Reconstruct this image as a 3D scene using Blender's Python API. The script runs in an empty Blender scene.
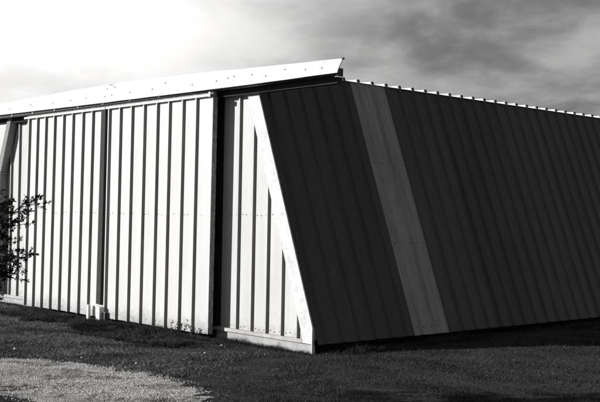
import bpy, bmesh, math, random
import numpy as np
from mathutils import Vector, noise as mn
random.seed(7); rng = np.random.default_rng(7)
scene = bpy.context.scene
COL = scene.collection

# ------------------------------------------------------------ constants of the place
S = 0.3736            # lean of the building's sides
ZK = 0.2025           # height where the corner board turns plumb
ZT = 3.605             # eave height
CX = -4.78            # centre line of the building
DEPTH = 17.0
G = -0.105             # ground level
SUN_AZ, SUN_EL = math.radians(29), math.radians(17.5)

def edge_r(z): return -S*(z-ZK)
def edge_l(z): return 2*CX - edge_r(z)

# ------------------------------------------------------------ materials
def nodes(name):
    m = bpy.data.materials.new(name); m.use_nodes = True
    nt = m.node_tree; b = nt.nodes['Principled BSDF']
    return m, nt, b
def N(nt, t, **kw):
    n = nt.nodes.new(t)
    for k, v in kw.items():
        if k in n.inputs.keys(): n.inputs[k].default_value = v
        else: setattr(n, k, v)
    return n
def ramp(nt, stops):
    r = nt.nodes.new('ShaderNodeValToRGB'); e = r.color_ramp.elements
    while len(e) < len(stops): e.new(0.5)
    for el, (p, c) in zip(e, stops):
        el.position = p; el.color = (c, c, c*1.0, 1) if not isinstance(c, tuple) else (*c, 1)
    return r
def surf(name, lo, hi, scale=3, stretch=(1, 1, 1), rough=.6, bump=0, bscale=40, metal=0, detail=6, spots=None, lopos=.3, hipos=.7, bdist=.01, tint=(1, 1, 1), sheets=None):
    m, nt, b = nodes(name)
    tc = N(nt, 'ShaderNodeTexCoord'); mp = N(nt, 'ShaderNodeMapping'); mp.inputs['Scale'].default_value = stretch
    nt.links.new(tc.outputs['Object'], mp.inputs['Vector'])
    n1 = N(nt, 'ShaderNodeTexNoise', Scale=scale, Detail=detail, Roughness=.6)
    nt.links.new(mp.outputs[0], n1.inputs['Vector'])
    t = lambda v: tuple(v*k for k in tint)
    r = ramp(nt, [(lopos, t(lo)), (hipos, t(hi))]); nt.links.new(n1.outputs['Fac'], r.inputs[0])
    out = r.outputs[0]
    if spots:
        n2 = N(nt, 'ShaderNodeTexNoise', Scale=spots[0], Detail=8, Roughness=.7); nt.links.new(mp.outputs[0], n2.inputs['Vector'])
        r2 = ramp(nt, [(spots[1], 0.0), (spots[2], 1.0)]); nt.links.new(n2.outputs['Fac'], r2.inputs[0])
        mx = nt.nodes.new('ShaderNodeMix'); mx.data_type = 'RGBA'
        nt.links.new(r2.outputs[0], mx.inputs[0]); nt.links.new(out, mx.inputs[6]); mx.inputs[7].default_value = (*t(spots[3]), 1)
        out = mx.outputs[2]
    if sheets and sheets[0] == 'X':      # soil splashed up on the foot of the sheets
        sz = N(nt, 'ShaderNodeSeparateXYZ'); nt.links.new(tc.outputs['Object'], sz.inputs[0])
        ns = N(nt, 'ShaderNodeTexNoise', Scale=9, Detail=8, Roughness=.75); nt.links.new(tc.outputs['Object'], ns.inputs['Vector'])
        m1 = N(nt, 'ShaderNodeMath', operation='MULTIPLY_ADD'); nt.links.new(ns.outputs['Fac'], m1.inputs[0]); m1.inputs[1].default_value = -.62
        nt.links.new(sz.outputs['Z'], m1.inputs[2])
        mm = N(nt, 'ShaderNodeMapRange'); nt.links.new(m1.outputs[0], mm.inputs[0]); mm.inputs[1].default_value = -.12; mm.inputs[2].default_value = -.42; mm.inputs[3].default_value = 0; mm.inputs[4].default_value = .8
        mx2 = nt.nodes.new('ShaderNodeMix'); mx2.data_type = 'RGBA'; nt.links.new(mm.outputs[0], mx2.inputs[0]); nt.links.new(out, mx2.inputs[6]); mx2.inputs[7].default_value = (.24, .235, .23, 1)
        out = mx2.outputs[2]
    if sheets:      # every sheet of the cladding weathered a little differently
        ax, wd, a0, a1 = sheets
        sp = N(nt, 'ShaderNodeSeparateXYZ'); nt.links.new(tc.outputs['Object'], sp.inputs[0])
        dv = N(nt, 'ShaderNodeMath', operation='DIVIDE'); nt.links.new(sp.outputs[ax], dv.inputs[0]); dv.inputs[1].default_value = wd
        fl = N(nt, 'ShaderNodeMath', operation='FLOOR'); nt.links.new(dv.outputs[0], fl.inputs[0])
        wn = N(nt, 'ShaderNodeTexWhiteNoise', noise_dimensions='1D'); nt.links.new(fl.outputs[0], wn.inputs['W'])
        mr_ = N(nt, 'ShaderNodeMapRange'); nt.links.new(wn.outputs['Value'], mr_.inputs[0]); mr_.inputs[3].default_value = a0; mr_.inputs[4].default_value = a1
        vm = N(nt, 'ShaderNodeVectorMath', operation='SCALE'); nt.links.new(out, vm.inputs[0]); nt.links.new(mr_.outputs[0], vm.inputs['Scale']); out = vm.outputs[0]
    nt.links.new(out, b.inputs['Base Color'])
    b.inputs['Roughness'].default_value = rough; b.inputs['Metallic'].default_value = metal
    if bump:
        n3 = N(nt, 'ShaderNodeTexNoise', Scale=bscale, Detail=6); nt.links.new(mp.outputs[0], n3.inputs['Vector'])
        bp = N(nt, 'ShaderNodeBump', Strength=bump, Distance=bdist); nt.links.new(n3.outputs['Fac'], bp.inputs['Height'])
        nt.links.new(bp.outputs[0], b.inputs['Normal'])
    return m
COOL = (.95, 1.0, 1.02)
M = {}
M['white_sheet'] = surf('white_painted_sheet', .62, .70, 1.2, (3, 3, .5), .45, .3, 2.0, bdist=.03, spots=(2.6, .58, .78, .5), sheets=('X', .96, .95, 1.03))
M['wall_sheet'] = surf('weathered_white_sheet', .54, .64, 1.5, (4, 4, .6), .5, .3, 2.0, bdist=.03, spots=(3, .56, .78, .42), sheets=('X', .93, .96, 1.04))
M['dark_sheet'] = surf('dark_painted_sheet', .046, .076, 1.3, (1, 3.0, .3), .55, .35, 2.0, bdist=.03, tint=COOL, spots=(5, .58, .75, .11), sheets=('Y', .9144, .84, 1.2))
M['fibreglass'] = surf('weathered_fibreglass', .26, .40, 2, (1, 5, .5), .6, .1, 3, spots=(7, .55, .72, .17))
M['roof_sheet'] = surf('galvanised_roof', .6, .75, 3, (1, 1, 1), .45)
M['flank'] = surf('shade_toned_rib_flank', .13, .22, 3, (3, 3, .7), .8, spots=(6, .6, .8, .3))  # shade on the sides of the white ribs, put into their colour
M['trim'] = surf('peeling_white_board', .62, .70, 5, (1, 1, 1), .6, .4, 30, spots=(10, .50, .72, .40))
M['hood'] = surf('white_sheet_hood', .60, .72, 1.6, (1, 1, 1), .45, .5, 1.6, bdist=.04, spots=(7, .62, .76, .36))
M['wood_dark'] = surf('dark_weathered_wood', .014, .036, 6, (6, 6, .5), .8, .5, 30, spots=(40, .64, .7, .1))
M['wood_grey'] = surf('grey_weathered_wood', .08, .2, 8, (6, 6, .6), .85, .6, 30, spots=(22, .52, .62, .6))
M['wood_pale'] = surf('pale_weathered_wood', .22, .34, 8, (6, 6, .6), .85, .6, 30, spots=(30, .55, .7, .15))
M['beam'] = surf('creosoted_beam', .02, .045, 6, (.5, 6, 6), .8, .5, 30)
M['steel'] = surf('dark_steel', .03, .07, 12, rough=.5, metal=.3)
M['steel_grey'] = surf('galvanised_steel', .25, .45, 12, rough=.45, metal=.5)
M['screw'] = surf('rusty_screw', .06, .12, 30, rough=.7)
M['concrete'] = surf('old_concrete', .34, .5, 5, rough=.9, bump=.5, bscale=40, spots=(7, .55, .7, .2))
M['white_post'] = surf('whitewashed_post', .58, .7, 10, rough=.7, bump=.3, bscale=40, spots=(20, .65, .75, .4))
M['black'] = surf('rib_closure_and_base_shade', .015, .025, 20, rough=.9)
M['soil'] = surf('soil_under_grass', .03, .07, 2.5, rough=1, bump=.8, bscale=18, bdist=.03, spots=(1.2, .55, .7, .06))
M['gravel_base'] = surf('sandy_gravel', .38, .60, 25, rough=1, bump=1, bscale=60, bdist=.02, spots=(3.2, .54, .60, .09), tint=(1, .985, .97))
M['pebble'] = surf('pale_pebble', .4, .8, 14, rough=.9, detail=2, tint=(1, .985, .97))
M['grass'] = surf('grass_blade', .026, .064, 1.3, rough=.75, detail=10, lopos=.38, hipos=.68, spots=(40, .55, .62, .12), tint=COOL)
M['needles'] = surf('dark_evergreen_leaf', .018, .045, 20, rough=.7)
M['bark'] = surf('dark_bark', .03, .06, 20, rough=.9, bump=.5)
M['weed'] = surf('dark_weed_leaf', .025, .05, 20, rough=.7)
M['stone'] = surf('chalky_stone', .7, .8, 20, rough=.8)

for k_ in ('grass','needles','weed','bark','soil','concrete'):
    M[k_].node_tree.nodes['Principled BSDF'].inputs['Specular IOR Level'].default_value = .1

# ------------------------------------------------------------ mesh helpers
class MB:
    def __init__(s): s.v = []; s.f = []; s.m = []
    def add(s, vs, fs, mi=0):
        o = len(s.v); s.v += [tuple(v) for v in vs]; s.f += [tuple(i+o for i in f) for f in fs]; s.m += [mi]*len(fs)
    def box(s, x0, x1, y0, y1, z0, z1, mi=0):
        s.add([(x0,y0,z0),(x1,y0,z0),(x1,y1,z0),(x0,y1,z0),(x0,y0,z1),(x1,y0,z1),(x1,y1,z1),(x0,y1,z1)],
              [(0,3,2,1),(4,5,6,7),(0,1,5,4),(1,2,6,5),(2,3,7,6),(3,0,4,7)], mi)
    def prism(s, pts, y0, y1, mi=0):        # polygon in x,z extruded along y
        n = len(pts)
        s.add([(x, y0, z) for x, z in pts]+[(x, y1, z) for x, z in pts],
              [tuple(range(n)), tuple(range(2*n-1, n-1, -1))]+[(i, i+n, (i+1) % n+n, (i+1) % n) for i in range(n)], mi)
    def tube(s, pts, r0, r1, n=5, mi=0):
        rings = []; base = len(s.v)
        for i, p in enumerate(pts):
            p = Vector(p); d = (Vector(pts[min(i+1, len(pts)-1)])-Vector(pts[max(i-1, 0)])).normalized()
            a = d.orthogonal().normalized(); b = d.cross(a); r = r0+(r1-r0)*i/(len(pts)-1)
            for k in range(n):
                t = 2*math.pi*k/n; s.v.append(tuple(p+a*math.cos(t)*r+b*math.sin(t)*r))
        for i in range(len(pts)-1):
            for k in range(n):
                s.f.append((base+i*n+k, base+i*n+(k+1) % n, base+(i+1)*n+(k+1) % n, base+(i+1)*n+k)); s.m.append(mi)
    def disc(s, c, nrm, r, h=.004, n=6, mi=1):   # small screw or bolt head
        c = Vector(c); nrm = Vector(nrm).normalized(); a = nrm.orthogonal().normalized(); b = nrm.cross(a)
        ring = [c+(a*math.cos(2*math.pi*k/n)+b*math.sin(2*math.pi*k/n))*r for k in range(n)]
        s.add([*ring, *[p+nrm*h for p in ring]], [tuple(range(n, 2*n))]+[(k, (k+1) % n, (k+1) % n+n, k+n) for k in range(n)], mi)
    def build(s, name, mats, parent=None, bevel=0, smooth=False):
        me = bpy.data.meshes.new(name); me.from_pydata(s.v, [], s.f)
        if not isinstance(mats, (list, tuple)): mats = [mats]
        for m in mats: me.materials.append(m)
        me.polygons.foreach_set('material_index', s.m)
        if smooth: me.polygons.foreach_set('use_smooth', [True]*len(s.f))
        me.update()
        if bevel:
            bm = bmesh.new(); bm.from_mesh(me)
            bmesh.ops.bevel(bm, geom=bm.edges[:], offset=bevel, segments=2, affect='EDGES', profile=.5)
            bm.to_mesh(me); bm.free()
        o = bpy.data.objects.new(name, me); COL.objects.link(o)
        if parent: o.parent = parent
        return o
def tag(o, label=None, cat=None, group=None, kind=None):
    if label: o['label'] = label
    if cat: o['category'] = cat
    if group: o['group'] = group
    if kind: o['kind'] = kind
    return o
def empty(name, loc=(0, 0, 0)):
    o = bpy.data.objects.new(name, None); o.empty_display_size = .2; COL.objects.link(o); o.location = loc
    return o

# profile of a ribbed sheet: crests given by the position of their higher-t edge
H, CW, SW = .042, .026, .012
def profile(t0, t1, crests, h=H, cw=CW, sw=SW, minor=True):
    pts = []
    cs = sorted(c for c in crests if t0+cw+2*sw < c < t1-sw)
    prev = t0; pts.append((t0, 0))
    for c in cs+[None]:
        nxt = (c-cw-sw) if c is not None else t1
        if minor and nxt-prev > .2:
            for q in (1/3, 2/3):
                m = prev+(nxt-prev)*q
                pts += [(m-.014, 0), (m-.005, .0014), (m+.005, .0014), (m+.014, 0)]
        if c is None: break
        pts += [(c-cw-sw, 0), (c-cw, h), (c, h), (c+sw, 0)]; prev = c+sw
    pts.append((t1, 0))
    return pts
def sheet(mb, prof, P, lo, hi, segs=1, fm=0):
    """P(t, u, h) -> point; strip quads between profile points from lo(t) to hi(t)."""
    for (ta, ha), (tb, hb) in zip(prof[:-1], prof[1:]):
        la, lb, ua, ub = lo(ta), lo(tb), hi(ta), hi(tb)
        if ua <= la and ub <= lb: continue
        ua = max(ua, la); ub = max(ub, lb)
        for k in range(segs):
            q0, q1 = k/segs, (k+1)/segs
            mb.add([P(ta, la+(ua-la)*q0, ha), P(tb, lb+(ub-lb)*q0, hb), P(tb, lb+(ub-lb)*q1, hb), P(ta, la+(ua-la)*q1, ha)], [(0, 1, 2, 3)], fm if abs(ha-hb) > .02 else 0)

# ------------------------------------------------------------ the building
shed = empty('storage_shed', (CX, 0, G))
tag(shed, 'long metal farm shed with sloping sides, sunlit white ribbed front and dark shaded side', 'shed')
inv = (-CX, 0, -G)   # children are built in world coordinates: put them back by their own offset
def part(mb, name, mat, parent=None, **kw):
    o = mb.build(name, mat, parent or shed, **kw)
    if parent is None or parent is shed: o.location = inv
    return o

# front wall: the part right of the doors
FP = lambda t, u, h: (t, -h, u)
cr_r = [-1.56, -1.245, -.933, -.626, -.315]
mb = MB()
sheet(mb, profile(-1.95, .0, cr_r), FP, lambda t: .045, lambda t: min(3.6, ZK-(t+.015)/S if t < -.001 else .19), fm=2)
for c in cr_r+[-1.87]:
    for z in (.085, 1.62):
        for dx in (-.075, .055, .135):
            x = c+dx
            if x < -1.93 or x > edge_r(z)-.05: continue
            mb.disc((x, -.001, z+random.uniform(-.012, .012)), (0, -1, 0), .0085)
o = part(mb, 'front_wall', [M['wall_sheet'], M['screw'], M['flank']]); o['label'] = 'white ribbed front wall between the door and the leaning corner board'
# front wall: the part left of the doors
mb = MB()
cr_l = [-1.56-.3085*k for k in range(19, 27)]
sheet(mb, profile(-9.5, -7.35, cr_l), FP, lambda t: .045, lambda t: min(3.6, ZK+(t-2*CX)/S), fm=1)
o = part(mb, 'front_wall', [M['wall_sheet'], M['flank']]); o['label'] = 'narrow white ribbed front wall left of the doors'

# gable sheet above the doors, behind the hood
mb = MB(); mb.prism([(-7.35, 3.40), (-1.95, 3.40), (-1.95, 3.6), (-7.35, 3.6)], .002, .03)
part(mb, 'gable_board', M['beam'])
# jamb posts and lintel round the opening
mb = MB(); mb.box(-2.6, -1.953, .0, .06, G-.1, 3.39); part(mb, 'door_jamb', M['wood_dark'])
mb = MB(); mb.box(-7.46, -7.353, .0, .14, G-.1, 3.39); part(mb, 'door_jamb', M['wood_dark'])

# side walls: leaning ribbed sheets
cy = [.1235+CW/2+.3048*k for k in range(0, 56)]
n_r = Vector((1, 0, S)).normalized()
def SP(t, u, h):
    p = Vector((edge_r(u), t, u))+n_r*h; return tuple(p)
def SPL(t, u, h):
    p = SP(t, u, h); return (2*CX-p[0], p[1], p[2])
def screws(mb, P, nrm, t0, t1, zs, off=0):
    for c in cy:
        for z in zs:
            for d in (-.09, .05):
                if t0 < c+d < t1: mb.disc(P(c+d, z+random.uniform(-.01, .01), .001+off), nrm, .009)
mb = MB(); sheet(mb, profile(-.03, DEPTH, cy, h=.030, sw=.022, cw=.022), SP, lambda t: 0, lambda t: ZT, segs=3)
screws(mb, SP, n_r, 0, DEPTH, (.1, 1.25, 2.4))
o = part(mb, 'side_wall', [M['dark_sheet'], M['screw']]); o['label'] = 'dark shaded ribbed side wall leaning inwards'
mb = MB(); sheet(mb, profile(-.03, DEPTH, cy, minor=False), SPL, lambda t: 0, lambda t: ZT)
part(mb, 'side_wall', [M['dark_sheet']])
# paler panel set in the side wall
mb = MB()
pr = [(t, h+.004) for t, h in profile(1.80, 2.585, cy, h=.030, sw=.022, cw=.022)]
sheet(mb, [(1.80, 0)]+pr+[(2.585, 0)], SP, lambda t: -.004, lambda t: ZT-.004, segs=3)
screws(mb, SP, n_r, 1.8, 2.58, (.1, 1.25, 2.4), .004)
o = part(mb, 'roof_light_panel', [M['fibreglass'], M['screw']]); o['label'] = 'paler grey translucent panel let into the dark side wall'
# back wall
mb = MB(); mb.prism([(edge_l(0), 0), (edge_r(0), 0), (edge_r(ZT), ZT), (CX, ZT+.05), (edge_l(ZT), ZT)], DEPTH-.02, DEPTH)
part(mb, 'back_wall', M['wall_sheet'])

# roof: flat arch of ribbed sheets
HW = 3.503; RR = .050
def RP(t, u, h):
    q = (u-CX)/(HW+.035); return (u, t, ZT+.006+RR*(1-q*q)+h)
mb = MB(); x0, x1 = CX-HW-.035, CX+HW+.035
sheet(mb, profile(.06, DEPTH+.05, cy[1:], h=.042, cw=.024, sw=.010, minor=False), RP, lambda t: x0, lambda t: x1, segs=26)
roof = part(mb, 'roof', [M['roof_sheet']])
cl = None
for c in cy[1:]:    # dark plugs in the open ends of the roof ribs
    if cl is None:
        m = MB(); m.add([(0, -.034, 0), (0, .012, 0), (0, .002, .047), (0, -.026, .047), (-.03, -.034, 0), (-.03, .012, 0), (-.03, .002, .047), (-.03, -.026, .047)],
               [(0, 1, 2, 3), (7, 6, 5, 4), (0, 4, 5, 1), (1, 5, 6, 2), (2, 6, 7, 3), (3, 7, 4, 0)])
        cl = m.build('rib_closure', M['black'], roof); q = cl
    else:
        q = cl.copy(); COL.objects.link(q); q.parent = roof
    q.location = (x1+.002, c, ZT+.004)

# corner boards
mb = MB()
mb.prism([(0, -.0), (0, ZK), (edge_r(3.33), 3.33), (edge_r(3.33)-.235, 3.33), (-.245, .235), (-.185, .048), (-.185, -.0)][::1], -.064, -.041)
o = part(mb, 'corner_board', M['trim'], bevel=.003); o['label'] = 'leaning white corner board with peeling paint'
mb = MB(); mb.box(-.010, .003, -.07, -.03, G-.1, .19); o = part(mb, 'corner_post', M['trim'])
mb = MB()
mb.prism([(-8.10, 3.39), (-8.24, 3.39), (-8.64, 2.40), (-8.64, .05), (-8.52, .05), (-8.52, 2.38), (-8.50, 2.34)], -.17, -.041)
mb.box(-8.66, -8.49, -.18, -.04, 2.30, 2.33)
o = part(mb, 'brace_post', M['wood_pale']); o['label'] = 'pale weathered post at the far left end, plumb below and leaning above its bend'
mb = MB(); mb.prism([(edge_l(3.4)+.099, 3.4), (edge_l(3.4), 3.4), (edge_l(0), 0.05), (edge_l(0)+.099, .05)], -.075, -.041)
o = part(mb, 'corner_board', M['trim']); o['label'] = 'narrow leaning white corner board at the far left end'

# foundation and base flashing
mb = MB(); mb.box(-2.0, -.012, -.03, .0, G-.3, -.012)
part(mb, 'foundation', M['concrete'])
mb = MB(); mb.box(edge_l(0)+.02, -7.45, -.03, .2, G-.3, -.012); part(mb, 'foundation', M['concrete'])
mb = MB(); mb.box(-.45, -.30, .21, DEPTH, G-.3, -.02); part(mb, 'foundation', M['black'])  # side footing coloured black for the shade under the wall
def flashing(xa, xb):
    m = MB(); m.prism([(xa, .0), (xb, .0), (xb, .046), (xa+.05, .046), (xa, .022)], -.068, -.003)
    return m
o = part(flashing(-2.06, -.19), 'base_flashing', M['white_sheet']); 
part(flashing(-9.5, -7.40), 'base_flashing', M['white_sheet'])

# header beam, track and hood
mb = MB(); mb.box(-9.9, .44, -.135, -.045, 3.245, 3.325); beam = part(mb, 'header_beam', M['beam'], bevel=.004)
mb = MB(); mb.box(-9.9, .30, -.12, -.043, 3.33, 3.50); part(mb, 'backing_board', M['beam'])
mb = MB()
mb.box(-9.9, .60, -.30, -.215, 3.318, 3.326); mb.box(-9.9, .60, -.30, -.294, 3.326, 3.38); mb.box(-9.9, .60, -.221, -.215, 3.326, 3.38); mb.box(.60, .606, -.30, -.2, 3.30, 3.40)
part(mb, 'door_track', M['steel'])
k = 0
for x in np.arange(-9.4, .5, .78):
    mb = MB(); mb.box(x, x+.05, -.31, -.12, 3.382, 3.39); mb.box(x, x+.05, -.31, -.303, 3.325, 3.39); part(mb, 'track_bracket', M['steel_grey'])
# hood: a bent sheet with a slightly sagging top edge
st = [(-9.9, 3.585, 3.385), (-8.2, 3.605, 3.375), (-6.8, 3.628, 3.362), (-5.5, 3.645, 3.352), (-4.5, 3.648, 3.346), (-3.7, 3.646, 3.343), (-2.45, 3.618, 3.335), (-.7, 3.553, 3.329), (.15, 3.527, 3.332), (.65, 3.512, 3.333)]
mb = MB(); pts = []
xs = np.linspace(-9.9, .65, 60)
tz = np.interp(xs, [a[0] for a in st], [a[1] for a in st]); bz = np.interp(xs, [a[0] for a in st], [a[2] for a in st])
for x, a, b in zip(xs, tz, bz):
    yb = -.02-.208*min(1, max(0, (x+1.6)/1.4))
    w = .004*mn.noise(Vector((x*1.7, 0, 3))); a += w; b += .003*mn.noise(Vector((x*2.3, 5, 0)))
    pts.append([(x, yb, a+.006+.13*(yb+.235)), (x, -.238, a+.006), (x, -.255, a), (x, -.34+w, b+.03), (x, -.345, b), (x, -.33, b-.003), (x, -.333, b+.004), (x, -.248, a-.008), (x, yb, a-.008+.13*(yb+.235))])
n = len(pts[0])
for i in range(len(pts)-1):
    mb.add(pts[i]+pts[i+1], [(k, (k+1) % n, (k+1) % n+n, k+n) for k in range(n)])
mb.add(pts[-1], [tuple(range(n))]); mb.add(pts[0], [tuple(range(n-1, -1, -1))])
def hood_pt(x, q):
    a = np.interp(x, [s_[0] for s_ in st], [s_[1] for s_ in st]); b = np.interp(x, [s_[0] for s_ in st], [s_[2] for s_ in st])+.03
    return (x, -.34+(.085)*q-.004, b+(a-b)*q)
for x, q in [(-4.62, .72), (-4.40, .76), (-4.62, .25), (-4.42, .28), (-7.9, .3), (-7.1, .4), (-6.3, .3), (-5.7, .3), (-5.2, .3), (-3.9, .3), (-3.3, .32), (-3.0, .6), (-2.3, .3), (-1.75, .35), (-1.5, .45), (-1.38, .52), (-1.0, .5), (-.7, .3), (.05, .4), (-8.6, .3), (-.35, .6), (.35, .35)]:
    mb.disc(hood_pt(x, q), (0, -1, .4), .0095, .004)
mb.add([(-4.60, -.262, 3.625), (-4.52, -.268, 3.634), (-4.44, -.262, 3.627), (-4.52, -.264, 3.622)], [(0, 1, 2, 3)], 1)
hood = part(mb, 'track_hood', [M['hood'], M['screw']]); hood['label'] = 'long white sheet metal hood over the door track'
mb = MB(); mb.box(.645, .672, -.275, -.245, 3.498, 3.520); mb.build('curled_corner', M['steel'], hood)

# sliding doors
def leaf(xa, xb, crests, lean, label, stile):
    m = MB(); z0 = lambda t: -.045+.004*math.sin(t*3)
    P = lambda t, u, h: (t+lean*(u-1.6), -.27-h, u)
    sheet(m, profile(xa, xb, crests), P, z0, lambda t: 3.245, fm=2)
    for c in crests:
        for z in (1.6, .03):
            for dx in (-.062, .04, .12):
                x = c+dx
                if xa+.02 < x < xb-.02 and random.random() < .72: m.disc(P(x, z+random.uniform(-.011, .011), .001), (0, -1, 0), random.uniform(.0055, .0078))
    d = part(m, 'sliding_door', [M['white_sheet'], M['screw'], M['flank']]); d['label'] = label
    def sub(mm, nm, mat, **kw): return mm.build(nm, mat, d, **kw)
    m = MB()
    for (a, b) in ((xa, xa+.09), (xb-.09, xb)):
        m.prism([(a+lean*(-1.64), -.04), (b+lean*(-1.64), -.04), (b+lean*1.64, 3.24), (a+lean*1.64, 3.24)], -.267, -.19)
    for z in (-.04, 1.55, 3.15):
        m.box(xa+.095, xb-.095, -.265, -.192, z, z+.09)
    m.box(xa, xb, -.264, -.20, 3.2405, 3.327)  # filler board added to stop light passing over the door head
    sub(m, 'door_frame_and_added_filler', M['wood_grey'])
    m = MB()
    m.box(xa-.01, xb+.015, -.325, -.321, 3.243, 3.278); m.box(xa-.01, xb+.015, -.3205, -.262, 3.274, 3.278)
    if not stile: m.box(xb-.02, xb+.018, -.329, -.3255, 3.236, 3.305)
    sub(m, 'head_rail', M['white_sheet'])
    for x in (xa+.35, (xa+xb)/2, xb-.35):
        m = MB(); m.box(x-.03, x+.03, -.262, -.254, 3.20, 3.36); m.tube([(x, -.27, 3.35), (x, -.245, 3.35)], .03, .03, 12); sub(m, 'roller_hanger', M['steel'])
    if stile:
        m = MB(); xm = -4.745
        m.prism([(xm+lean*-1.44, .16), (xm+.128+lean*-1.44, .16), (xm+.128+lean*1.62, 3.24), (xm+lean*1.62, 3.24)], -.318, -.2735)
        s_ = sub(m, 'meeting_stile', M['wood_dark']); s_['label'] = 'dark weathered board where the doors meet'
    return d
leaf(-7.30, -4.60, [-7.17, -6.875, -6.577, -6.272, -5.965, -5.656, -5.333, -5.028], .014, 'left sliding door leaf of white ribbed sheet', True)
leaf(-4.592, -1.88, [-4.523+.01, -4.194, -3.864, -3.527, -3.184, -2.876, -2.537, -2.211], .006, 'right sliding door leaf of white ribbed sheet', False)

# door guide posts at the foot of the meeting stile
g1 = MB(); g1.box(-.03, .03, -.02, .02, -.1, .24); g1 = g1.build('door_guide_post', M['white_post'], bevel=.004); g1.location = (-4.94, -.345, G)
tag(g1, 'narrow white guide post, the left one of two at the foot of the doors', 'post', 'guide posts at the foot of the sliding doors')
g2 = MB(); g2.box(-.055, .055, -.06, .045, -.1, .235); g2.box(.058, .125, -.01, .045, -.1, .16, 1); g2 = g2.build('door_guide_post', [M['white_post'], M['wood_dark']], bevel=.004); g2.location = (-4.58, -.335, G)  # dark box stands in for the block's shaded side and cast shadow
tag(g2, 'thick white guide block with a dark box as its shadow, right below the dark board between the doors', 'post', 'guide posts at the foot of the sliding doors')

# ------------------------------------------------------------ ground
def gz(x, y):
    v = Vector((x*.45, y*.45, 0)); z = .035*mn.noise(v)+.012*mn.noise(v*4)
    near = min(1, max(0, (abs(y)-.4)/1.5)) if x < .3 and y < .2 else min(1, max(0, (x-.2)/1.5))
    # a hollow in front of the doors, added to shade the grass
    hol = -.05*math.exp(-((y+.95)/.45)**2)*(1 if -6.5 < x < -1.2 else max(0, 1-min(abs(x+6.5), abs(x+1.2))/1.0))
    foot = -.03*math.exp(-((y+.25)/.35)**2) if -2.3 < x < .5 else 0
    return G+z*near+hol+foot
def grid_mesh(name, xs, ys, mat, zoff=0):
    vs = [(x, y, (gz(x, y) if abs(x) < 18 and abs(y) < 18 else G)+zoff) for y in ys for x in xs]
    nx = len(xs); fs = [(j*nx+i, j*nx+i+1, (j+1)*nx+i+1, (j+1)*nx+i) for j in range(len(ys)-1) for i in range(nx-1)]
    m = MB(); m.add(vs, fs); return m.build(name, mat, smooth=True)
xs = [-600, -200, -80, -40]+list(np.linspace(-20, 20, 180))+[40, 80, 200, 600]
tag(grid_mesh('ground', xs, xs, M['soil']), kind='structure')

# gravel track: a loop of pale gravel
outer = [(-3.6, -9.5), (-3.0, -7), (-2.4, -4.9), (-1.9, -4.0), (-1.5, -3.45), (-1.08, -2.99), (-.3, -2.81), (.58, -2.75), (1.46, -2.95), (1.89, -3.16), (2.7, -3.9), (3.4, -5), (4.0, -7), (4.3, -9.5)]
inner = [(-1.6, -9.5), (-1.2, -7), (-.9, -5.9), (-.5, -5.3), (-.1, -4.9), (.2, -4.62), (.5, -4.43), (.75, -4.36), (1.01, -4.34), (1.4, -4.5), (1.9, -5.0), (2.3, -5.7), (2.7, -7), (2.9, -9.5)]
def cr(pl, t):
    n = len(pl)-1; f = t*n; i = min(int(f), n-1); u = f-i
    p = [Vector(pl[max(0, min(n, i+k))]) for k in (-1, 0, 1, 2)]
    return .5*((2*p[1])+(-p[0]+p[2])*u+(2*p[0]-5*p[1]+4*p[2]-p[3])*u*u+(-p[0]+3*p[1]-3*p[2]+p[3])*u**3)
NT, NW = 420, 26
mb = MB(); vs = []
edges = []
for i in range(NT+1):
    t = i/NT; a = cr(outer, t); b = cr(inner, t); d = (b-a).normalized()
    a = a+d*(.12*mn.noise(Vector((a.x*2.1, a.y*2.1, 1)))+.16*mn.noise(Vector((a.x*7, a.y*7, 1)))+.08*mn.noise(Vector((a.x*23, a.y*23, 1))))
    b = b+d*(.08*mn.noise(Vector((b.x*2.5, b.y*2.5, 7)))+.05*mn.noise(Vector((b.x*11, b.y*11, 1))))
    edges.append((a, b))
    for j in range(NW+1):
        p = a+(b-a)*(j/NW); vs.append((p.x, p.y, gz(p.x, p.y)+.005))
mb.add(vs, [(i*(NW+1)+j, i*(NW+1)+j+1, (i+1)*(NW+1)+j+1, (i+1)*(NW+1)+j) for i in range(NT) for j in range(NW)])
tag(mb.build('gravel_track', M['gravel_base'], smooth=True), kind='structure')
poly = np.array([tuple(a) for a, b in edges]+[tuple(b) for a, b in edges[::-1]])
def inside(px, py, pg):
    r = np.zeros(len(px), bool); j = len(pg)-1
    for i in range(len(pg)):
        xi, yi = pg[i]; xj, yj = pg[j]
        if yi != yj:
            c = ((yi > py) != (yj > py)) & (px < (xj-xi)*(py-yi)/(yj-yi)+xi); r ^= c
        j = i
    return r
def np_mesh(name, co, faces, mat, n):
    me = bpy.data.meshes.new(name); me.vertices.add(len(co)); me.vertices.foreach_set('co', co.astype(np.float32).ravel())
    me.loops.add(faces.size); me.loops.foreach_set('vertex_index', faces.astype(np.int32).ravel())
    me.polygons.add(len(faces)); me.polygons.foreach_set('loop_start', np.arange(0, faces.size, n, dtype=np.int32)); me.polygons.foreach_set('loop_total', np.full(len(faces), n, dtype=np.int32))
    me.materials.append(mat); me.update(calc_edges=True); me.validate()
    o = bpy.data.objects.new(name, me); COL.objects.link(o); return o
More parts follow.
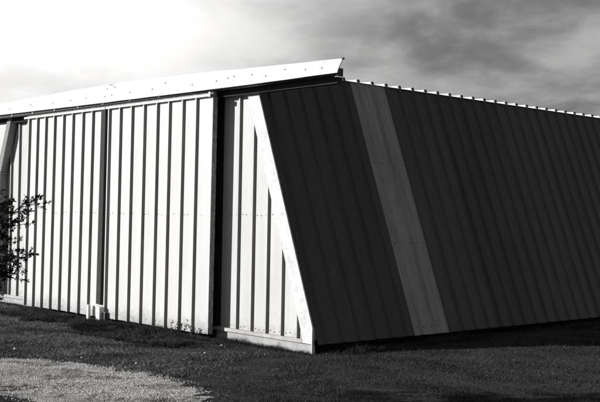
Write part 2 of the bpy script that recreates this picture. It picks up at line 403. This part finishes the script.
# a coarse height table for quick lookup
GX = np.linspace(-18, 18, 361); HT = np.array([[gz(x, y) for x in GX] for y in GX])
def hgt(x, y):
    i = np.clip(((x+18)/.1), 0, 359.99); j = np.clip(((y+18)/.1), 0, 359.99); i0 = i.astype(int); j0 = j.astype(int); u = i-i0; v = j-j0
    return HT[j0, i0]*(1-u)*(1-v)+HT[j0, i0+1]*u*(1-v)+HT[j0+1, i0]*(1-u)*v+HT[j0+1, i0+1]*u*v
NTAB = np.array([[mn.fractal(Vector((x*1.1, y*1.1, 4)), 1, 2, 4) for x in GX] for y in GX])
def ntab(x, y, f=1.0):
    i = np.clip(((x*f+18)/.1), 0, 360).astype(int); j = np.clip(((y*f+18)/.1), 0, 360).astype(int); return NTAB[j, i]
def patch(x, y):      # where grass has crept back into the gravel
    a = math.cos(.75)*x+math.sin(.75)*y; b = -math.sin(.75)*x+math.cos(.75)*y
    return ntab(a*.55, b*1.6, 1.5)+.35*ntab(a*1.3, b*3, 1.0)
# pebbles
npb = 60000
px = rng.uniform(-3, 3.6, npb*2); py = rng.uniform(-5.6, -2.6, npb*2)
k = inside(px+rng.normal(0, .05, len(px)), py+rng.normal(0, .09, len(px)), poly) & (rng.random(len(px)) > np.clip((patch(px, py)-.08)*6, 0, .93)); px, py = px[k][:npb], py[k][:npb]; npb = len(px)
oc = np.array([(1, 0, 0), (-1, 0, 0), (0, 1, 0), (0, -1, 0), (0, 0, 1), (0, 0, -1)], float)
of = np.array([(0, 2, 4), (2, 1, 4), (1, 3, 4), (3, 0, 4), (2, 0, 5), (1, 2, 5), (3, 1, 5), (0, 3, 5)])
r = .003+.0065*rng.random(npb)**2.5
co = oc[None]*r[:, None, None]*rng.uniform(.6, 1.35, (npb, 6, 1)); co[:, :, 2] *= .65
th = rng.uniform(0, 6.28, npb); c, s = np.cos(th)[:, None], np.sin(th)[:, None]
X = co[:, :, 0]*c-co[:, :, 1]*s; Y = co[:, :, 0]*s+co[:, :, 1]*c
co = np.stack([X+px[:, None], Y+py[:, None], co[:, :, 2]+(hgt(px, py)+.012+r*.3)[:, None]], 2).reshape(-1, 3)
fc = (of[None]+(np.arange(npb)*6)[:, None, None]).reshape(-1, 3)
tag(np_mesh('gravel_stones', co, fc, M['pebble'], 3), 'pale loose gravel lying on the track in the lower left', 'gravel', kind='stuff')

# grass: single blades, closer together near the camera
def blades(n, x0, x1, y0, y1, hmin, hmax, w, keep=None):
    x = rng.uniform(x0, x1, n); y = rng.uniform(y0, y1, n)
    k = ~((x > -9.6) & (x < .02) & (y > -.06)) & ~((x > -7.3) & (x < -1.9) & (y > -.3))
    k &= ~((x >= 0) & (x < .06) & (y > -.02))
    ing = inside(x+rng.normal(0, .05, n), y+rng.normal(0, .09, n), poly); tuft = patch(x, y) > .10
    k &= ~ing | (tuft & (rng.random(n) < .75)) | (rng.random(n) < .035)
    thin = ntab(x, y, 1.4)
    k &= (rng.random(n) < np.clip(.75+1.5*thin, .15, 1)) | (ing & tuft)
    if keep is not None: k &= keep(x, y)
    x, y = x[k], y[k]; n = len(x)
    h = rng.uniform(hmin, hmax, n)*(1+1.1*np.clip(ntab(x, y, 1.7), -.6, 1)); h[inside(x, y, poly)] *= .75
    th = rng.uniform(0, 6.28, n); lean = rng.uniform(.3, 1.8, n)*h
    lt = rng.uniform(0, 6.28, n)
    z = hgt(x, y)-.004
    wx, wy = np.cos(th)*w*.5, np.sin(th)*w*.5
    mx, my = x+np.cos(lt)*lean*.35, y+np.sin(lt)*lean*.35
    a = np.stack([x-wx, y-wy, z], 1); b = np.stack([x+wx, y+wy, z], 1)
    c = np.stack([mx+wx*.7, my+wy*.7, z+h*.6], 1); d = np.stack([mx-wx*.7, my-wy*.7, z+h*.6], 1)
    e = np.stack([x+np.cos(lt)*lean, y+np.sin(lt)*lean, z+h], 1)
    co = np.stack([a, b, c, d, e], 1).reshape(-1, 3)
    base = (np.arange(n)*5)[:, None]
    return co, np.concatenate([base+np.array([[0, 1, 2]]), base+np.array([[0, 2, 3]]), base+np.array([[3, 2, 4]])], 0)
M['grass_dry'] = surf('dry_worn_grass', .11, .24, 1.6, rough=.8, detail=10, lopos=.38, hipos=.66, spots=(40, .52, .62, .36))
M['grass_dry'].node_tree.nodes['Principled BSDF'].inputs['Specular IOR Level'].default_value = .1
def dry(x, y):
    d = np.exp(-((y+2.3+.25*(x+1))/1.3)**2)*np.clip((1.6-x)/2.2, 0, 1)+.35*np.exp(-((y+.6)/.5)**2)*(x < -4)
    return rng.random(len(x)) < np.clip(d*(.8+1.1*ntab(x, y, 1.2)), 0, .85)
a_, b_ = blades(260000, -8.5, 2.2, -5.0, -.3, .012, .032, .0060, keep=dry)
tag(np_mesh('dry_grass', a_, b_, M['grass_dry'], 3), 'paler dry worn grass between the gravel and the doors', 'grass', kind='stuff')
parts_ = []
cl_x = rng.uniform(-3.5, 8, 130); cl_y = rng.uniform(-4.8, 3, 130); cl_r = rng.uniform(.03, .11, 130)
def clump(x, y):
    r_ = np.zeros(len(x), bool)
    for a, b, c in zip(cl_x, cl_y, cl_r): r_ |= (x-a)**2+(y-b)**2 < c*c
    return r_ & (rng.random(len(x)) < .8)
parts_.append(blades(200000, -3.5, 8, -4.8, 3, .03, .07, .006, keep=clump))
parts_.append(blades(9000, .02, .42, .0, 9, .03, .08, .007))
parts_.append(blades(260000, -2.6, 6.5, -5.6, .6, .012, .030, .0050, keep=lambda x, y: ~dry(x, y)))
parts_.append(blades(120000, -9.6, -1.5, -4.2, -.05, .014, .034, .007, keep=lambda x, y: ~dry(x, y)))
parts_.append(blades(130000, .03, 12, -2, 9, .013, .034, .008, keep=lambda x, y: (y > -.2+.0*x)))
parts_.append(blades(2600, -2.02, .02, -.16, -.05, .02, .07, .005))
parts_.append(blades(5000, -7.3, -1.9, -.42, -.3, .03, .09, .006))
M['grass_dark'] = surf('shadow_toned_long_grass', .018, .04, 1.3, rough=.8, detail=10, tint=COOL)  # long grass with the shadow before the doors put into its colour
def band(x, y):
    c = -.95+.45*ntab(x, y, .5)-.16*(x+4)*(x < -3.2)
    wd = .34+.3*ntab(x, y, .9)
    return (np.abs(y-c) < wd) | (y > -.55+.3*ntab(x, y, 1.3))
a_, b_ = blades(60000, -7.0, -1.7, -2.0, -.3, .04, .085, .008, keep=band)
tag(np_mesh('unmown_shadow_grass', a_, b_, M['grass_dark'], 3), 'long unmown grass before the doors, darkened for the shadow lying there', 'grass', kind='stuff')
cos, fcs, off = [], [], 0
for a, b in parts_:
    cos.append(a); fcs.append(b+off); off += len(a)
tag(np_mesh('grass', np.concatenate(cos), np.concatenate(fcs), M['grass'], 3), 'short dark rough grass in front of and beside the shed', 'grass', kind='stuff')

# ------------------------------------------------------------ the small evergreen at the left edge
def make_tree():
    root = empty('young_evergreen', (0.99, -5.22, gz(0.99, -5.22)+.17))
    tag(root, 'small dark evergreen with spiky twigs reaching in at the left edge', 'tree')
    tr = MB(); tr.tube([(0, 0, -.2), (.01, .01, .6), (-.01, 0, 1.2), (.0, .01, 1.75), (.01, 0, 2.05)], .035, .006, 7)
    lf = MB(); R = random.Random(5)
    def leafcl(p, d, n, L):
        for _ in range(n):
            a = Vector((R.gauss(0, 1), R.gauss(0, 1), R.gauss(0, .8))).normalized()
            dd = (d*R.uniform(.3, 1.1)+a*.8).normalized(); l = L*R.uniform(.6, 1.2)
            s_ = dd.cross(Vector((R.random(), R.random(), R.random()))).normalized()*l*.17
            u = dd.cross(s_).normalized()*l*.05
            q = p+d*R.uniform(-.01, .01)
            lf.add([q, q+dd*l*.5+s_+u, q+dd*l, q+dd*l*.5-s_-u*.3], [(0, 1, 2, 3)])
    def branch(p, d, L, lvl):
        pts = [p]; q = p.copy(); dd = d.copy(); n = max(3, int(L/.05))
        for i in range(n):
            dd = (dd+Vector((R.gauss(0, .11), R.gauss(0, .11), R.gauss(.01, .09)))).normalized(); q = q+dd*L/n; pts.append(q.copy())
            fr = (i+1)/n
            if lvl < 2 and fr > .22:
                for _ in range(2 if lvl == 0 else 1):
                    if R.random() < .74:
                        a = Vector((R.gauss(0, 1), R.gauss(0, 1), R.gauss(0, .6))).normalized()
                        branch(q, (dd*.75+a*.75).normalized(), L*R.uniform(.2, .42)*(1.2-fr*.4), lvl+1)
            if lvl >= 1 or fr > .4: leafcl(q, dd, 3 if lvl else 2, .036)
        tr.tube(pts, .009/(1+lvl*1.3), .002, 4); leafcl(q, dd, 5, .036)
    for i in range(22):
        z = .98+1.0*(i/22)**1.15; ang = i*2.4+R.uniform(-.3, .3)
        L = .52*(1-((z-.9)/1.35))**.8*R.uniform(.6, 1.1)
        branch(Vector((0, 0, z)), Vector((math.cos(ang), math.sin(ang), R.uniform(.0, .35))).normalized(), L, 0)
    right = Vector((.674, .739, 0))
    for z, L, up in ((1.34, .70, .05), (1.56, .44, .05), (1.12, .54, -.02), (1.22, .62, .02), (1.26, .55, .1), (1.18, .6, -.10), (1.30, .5, -.03), (1.08, .42, .0), (1.68, .36, .1), (.98, .42, -.12)):
        branch(Vector((0, 0, z)), (right+Vector((R.gauss(0, .12), R.gauss(0, .12), up))).normalized(), L, 0)
    tr.build('trunk', M['bark'], root); lf.build('crown', M['needles'], root)
make_tree()

def round_tree(x, y, zc, label):
    R = random.Random(11); root = empty('young_tree', (x, y, gz(x, y))); tag(root, label, 'tree')
    tr = MB(); lf = MB(); tr.tube([(0, 0, -.05), (.01, 0, zc*.5), (0, .01, zc+.1)], .022, .008, 6)
    for i in range(34):
        a = Vector((R.gauss(0, 1), R.gauss(0, 1), R.gauss(.1, .6))).normalized(); e = Vector((a.x*.50, a.y*.50, zc+a.z*.26)); st0 = Vector((0, 0, zc-.15+R.random()*.2))
        m_ = (st0+e)*.5+Vector((R.gauss(0, .03), R.gauss(0, .03), .03)); tr.tube([st0, m_, e], .006, .002, 4)
        for _ in range(90):
            q = e.lerp(m_, R.random()**1.5)+Vector((R.gauss(0, .06), R.gauss(0, .06), R.gauss(0, .035)))
            d = Vector((R.gauss(0, 1), R.gauss(0, 1), R.gauss(0, 1))).normalized(); l = R.uniform(.03, .05); s_ = d.orthogonal().normalized()*l*.35
            lf.add([q, q+d*l*.5+s_, q+d*l, q+d*l*.5-s_], [(0, 1, 2, 3)])
    tr.build('trunk', M['bark'], root); lf.build('crown', M['weed'], root)
round_tree(-5.25, -3.55, .86, 'small round leafy tree just past the left edge, casting the long shadow before the doors')

# weeds by the door
def weed(loc, h, seed, n, label):
    R = random.Random(seed); root = empty('weed', loc); tag(root, label, 'weed', 'weeds growing against the sliding door')
    lf = MB()
    for i in range(n):
        st_ = MB()
        d = Vector((R.gauss(0, .35), R.gauss(0, .15), 1)).normalized(); L = h*R.uniform(.5, 1); p = Vector((R.uniform(-.1, .1), R.uniform(-.03, .03), -.02)); pts = [p]
        for k in range(6):
            d = (d+Vector((R.gauss(0, .15), R.gauss(0, .06), 0))).normalized(); p = p+d*L/6; pts.append(p)
            for _ in range(2):
                a = Vector((R.gauss(0, 1), R.gauss(0, .6), R.gauss(.5, .5))).normalized(); l = R.uniform(.025, .05)
                s_ = a.cross(Vector((0, 1, .3))).normalized()*l*.3
                lf.add([p, p+a*l*.5+s_, p+a*l, p+a*l*.5-s_], [(0, 1, 2, 3)])
        st_.tube(pts, .004, .0015, 4); st_.build('stem', M['weed'], root)
    lf.build('leaves', M['weed'], root)
weed((-2.50, -.37, G), .32, 3, 4, 'taller leafy weed growing against the foot of the right door')
weed((-2.02, -.36, G), .24, 9, 4, 'thin low weed at the bottom right corner of the door')

# pale stones lying in the grass
for (x, y, s_, lab) in ((-1.06, -2.72, .013, 'small pale stone at the far edge of the gravel'), (-.33, -2.45, .014, 'small pale stone in grass just beyond the middle of the gravel edge'),
                       (-.77, -1.16, .015, 'pale stone in open grass in front of the concrete footing'), (-2.2, -2.98, .02, 'flat pale stone in the grass near the left edge'), (-1.28, -.5, .015, 'tiny pale stone nearest the base flashing')):
    bm = bmesh.new(); bmesh.ops.create_icosphere(bm, subdivisions=2, radius=s_)
    for v in bm.verts:
        v.co *= 1+.25*mn.noise(v.co*30+Vector((x, y, 0))); v.co.z *= .55
    me = bpy.data.meshes.new('pale_stone'); bm.to_mesh(me); bm.free(); me.materials.append(M['stone'])
    o = bpy.data.objects.new('pale_stone', me); COL.objects.link(o); o.location = (x, y, gz(x, y)+.03); tag(o, lab, 'stone', 'pale stones in the grass')

# ------------------------------------------------------------ sky and sun
to_sun = Vector((-math.sin(SUN_AZ)*math.cos(SUN_EL), -math.cos(SUN_AZ)*math.cos(SUN_EL), math.sin(SUN_EL)))
w = bpy.data.worlds.new('World'); scene.world = w; w.use_nodes = True; nt = w.node_tree
for n_ in list(nt.nodes): nt.nodes.remove(n_)
L = nt.links.new
out = N(nt, 'ShaderNodeOutputWorld'); bg = N(nt, 'ShaderNodeBackground'); bg.inputs['Strength'].default_value = .1
sky = N(nt, 'ShaderNodeTexSky'); sky.sky_type = 'NISHITA'; sky.sun_disc = False
sky.sun_elevation = SUN_EL; sky.sun_rotation = math.atan2(to_sun.x, to_sun.y)
bw = N(nt, 'ShaderNodeRGBToBW'); L(sky.outputs[0], bw.inputs[0])
tc = N(nt, 'ShaderNodeTexCoord')
nrm = N(nt, 'ShaderNodeVectorMath', operation='NORMALIZE'); L(tc.outputs['Generated'], nrm.inputs[0])
sep = N(nt, 'ShaderNodeSeparateXYZ'); L(nrm.outputs[0], sep.inputs[0])
zz = N(nt, 'ShaderNodeMath', operation='MAXIMUM'); L(sep.outputs['Z'], zz.inputs[0]); zz.inputs[1].default_value = 0
za = N(nt, 'ShaderNodeMath', operation='ADD'); L(zz.outputs[0], za.inputs[0]); za.inputs[1].default_value = .30
cmb = N(nt, 'ShaderNodeCombineXYZ')
for ax in 'XY':
    dv = N(nt, 'ShaderNodeMath', operation='DIVIDE'); L(sep.outputs[ax], dv.inputs[0]); L(za.outputs[0], dv.inputs[1]); L(dv.outputs[0], cmb.inputs[ax])
n1 = N(nt, 'ShaderNodeTexNoise', Scale=3.6, Detail=10, Roughness=.55, Distortion=.15); L(cmb.outputs[0], n1.inputs['Vector'])
n2 = N(nt, 'ShaderNodeTexNoise', Scale=1.3, Detail=3, Roughness=.5); L(cmb.outputs[0], n2.inputs['Vector'])
dot = N(nt, 'ShaderNodeVectorMath', operation='DOT_PRODUCT'); L(nrm.outputs[0], dot.inputs[0]); dot.inputs[1].default_value = Vector((-.99, .10, .0)).normalized()
glow = N(nt, 'ShaderNodeMapRange'); L(dot.outputs['Value'], glow.inputs[0])
glow.inputs[1].default_value = .72; glow.inputs[2].default_value = .93; glow.inputs[3].default_value = 0; glow.inputs[4].default_value = 1
def math_(op, a, b):
    m = N(nt, 'ShaderNodeMath', operation=op)
    for i, v in enumerate((a, b)):
        if isinstance(v, (int, float)): m.inputs[i].default_value = v
        else: L(v, m.inputs[i])
    return m.outputs[0]
g2_ = math_('POWER', glow.outputs[0], 1.2)
nn = math_('ADD', math_('MULTIPLY', n1.outputs['Fac'], .6), math_('MULTIPLY', n2.outputs['Fac'], .4))
mr = N(nt, 'ShaderNodeMapRange'); L(nn, mr.inputs[0]); mr.inputs[1].default_value = .40; mr.inputs[2].default_value = .62; mr.inputs[3].default_value = 1.9; mr.inputs[4].default_value = 5.0; mr.interpolation_type = 'SMOOTHSTEP'
low = N(nt, 'ShaderNodeMapRange'); L(sep.outputs['Z'], low.inputs[0]); low.inputs[1].default_value = .09; low.inputs[2].default_value = .20; low.inputs[3].default_value = .45; low.inputs[4].default_value = 1
cloud = math_('ADD', mr.outputs[0], math_('MULTIPLY', math_('MULTIPLY', g2_, low.outputs[0]), 13))
hi = N(nt, 'ShaderNodeMapRange'); L(sep.outputs['Z'], hi.inputs[0]); hi.inputs[1].default_value = .2; hi.inputs[2].default_value = .5; hi.inputs[3].default_value = 1; hi.inputs[4].default_value = .42
cloud = math_('MULTIPLY', cloud, hi.outputs[0])
tot = math_('ADD', math_('MULTIPLY', cloud, .85), math_('MULTIPLY', bw.outputs[0], .05))
col = N(nt, 'ShaderNodeCombineXYZ'); L(tot, col.inputs[0]); L(math_('MULTIPLY', tot, .99), col.inputs[1]); L(math_('MULTIPLY', tot, .985), col.inputs[2])
L(col.outputs[0], bg.inputs['Color']); L(bg.outputs[0], out.inputs['Surface'])

sun = bpy.data.lights.new('sun', 'SUN'); sun.energy = 5.0; sun.angle = math.radians(.5); sun.color = (1, .99, .975)
so = bpy.data.objects.new('sun', sun); COL.objects.link(so); so.rotation_euler = to_sun.to_track_quat('Z', 'Y').to_euler()

# ------------------------------------------------------------ camera
cam = bpy.data.cameras.new('camera'); cam.sensor_width = 36; cam.lens = 36*1009.51/600; cam.clip_end = 2000; cam.clip_start = .1
co_ = bpy.data.objects.new('camera', cam); COL.objects.link(co_)
F = Vector((-.7390259, .67350583, .01518584)); R_ = Vector((.67367632, .73880497, .01809532)); U = Vector((-9.67927e-4, -.0236032544, .999720936))
from mathutils import Matrix
mt = Matrix((R_, U, -F)).transposed().to_4x4(); mt.translation = Vector((9.26378, -8.75697, 1.60733)); co_.matrix_world = mt
scene.camera = co_
vs_ = scene.view_settings; vs_.view_transform = 'Standard'; vs_.look = 'None'; vs_.exposure = .02; vs_.gamma = 1; vs_.use_curve_mapping = False
scene.render.engine = 'CYCLES'
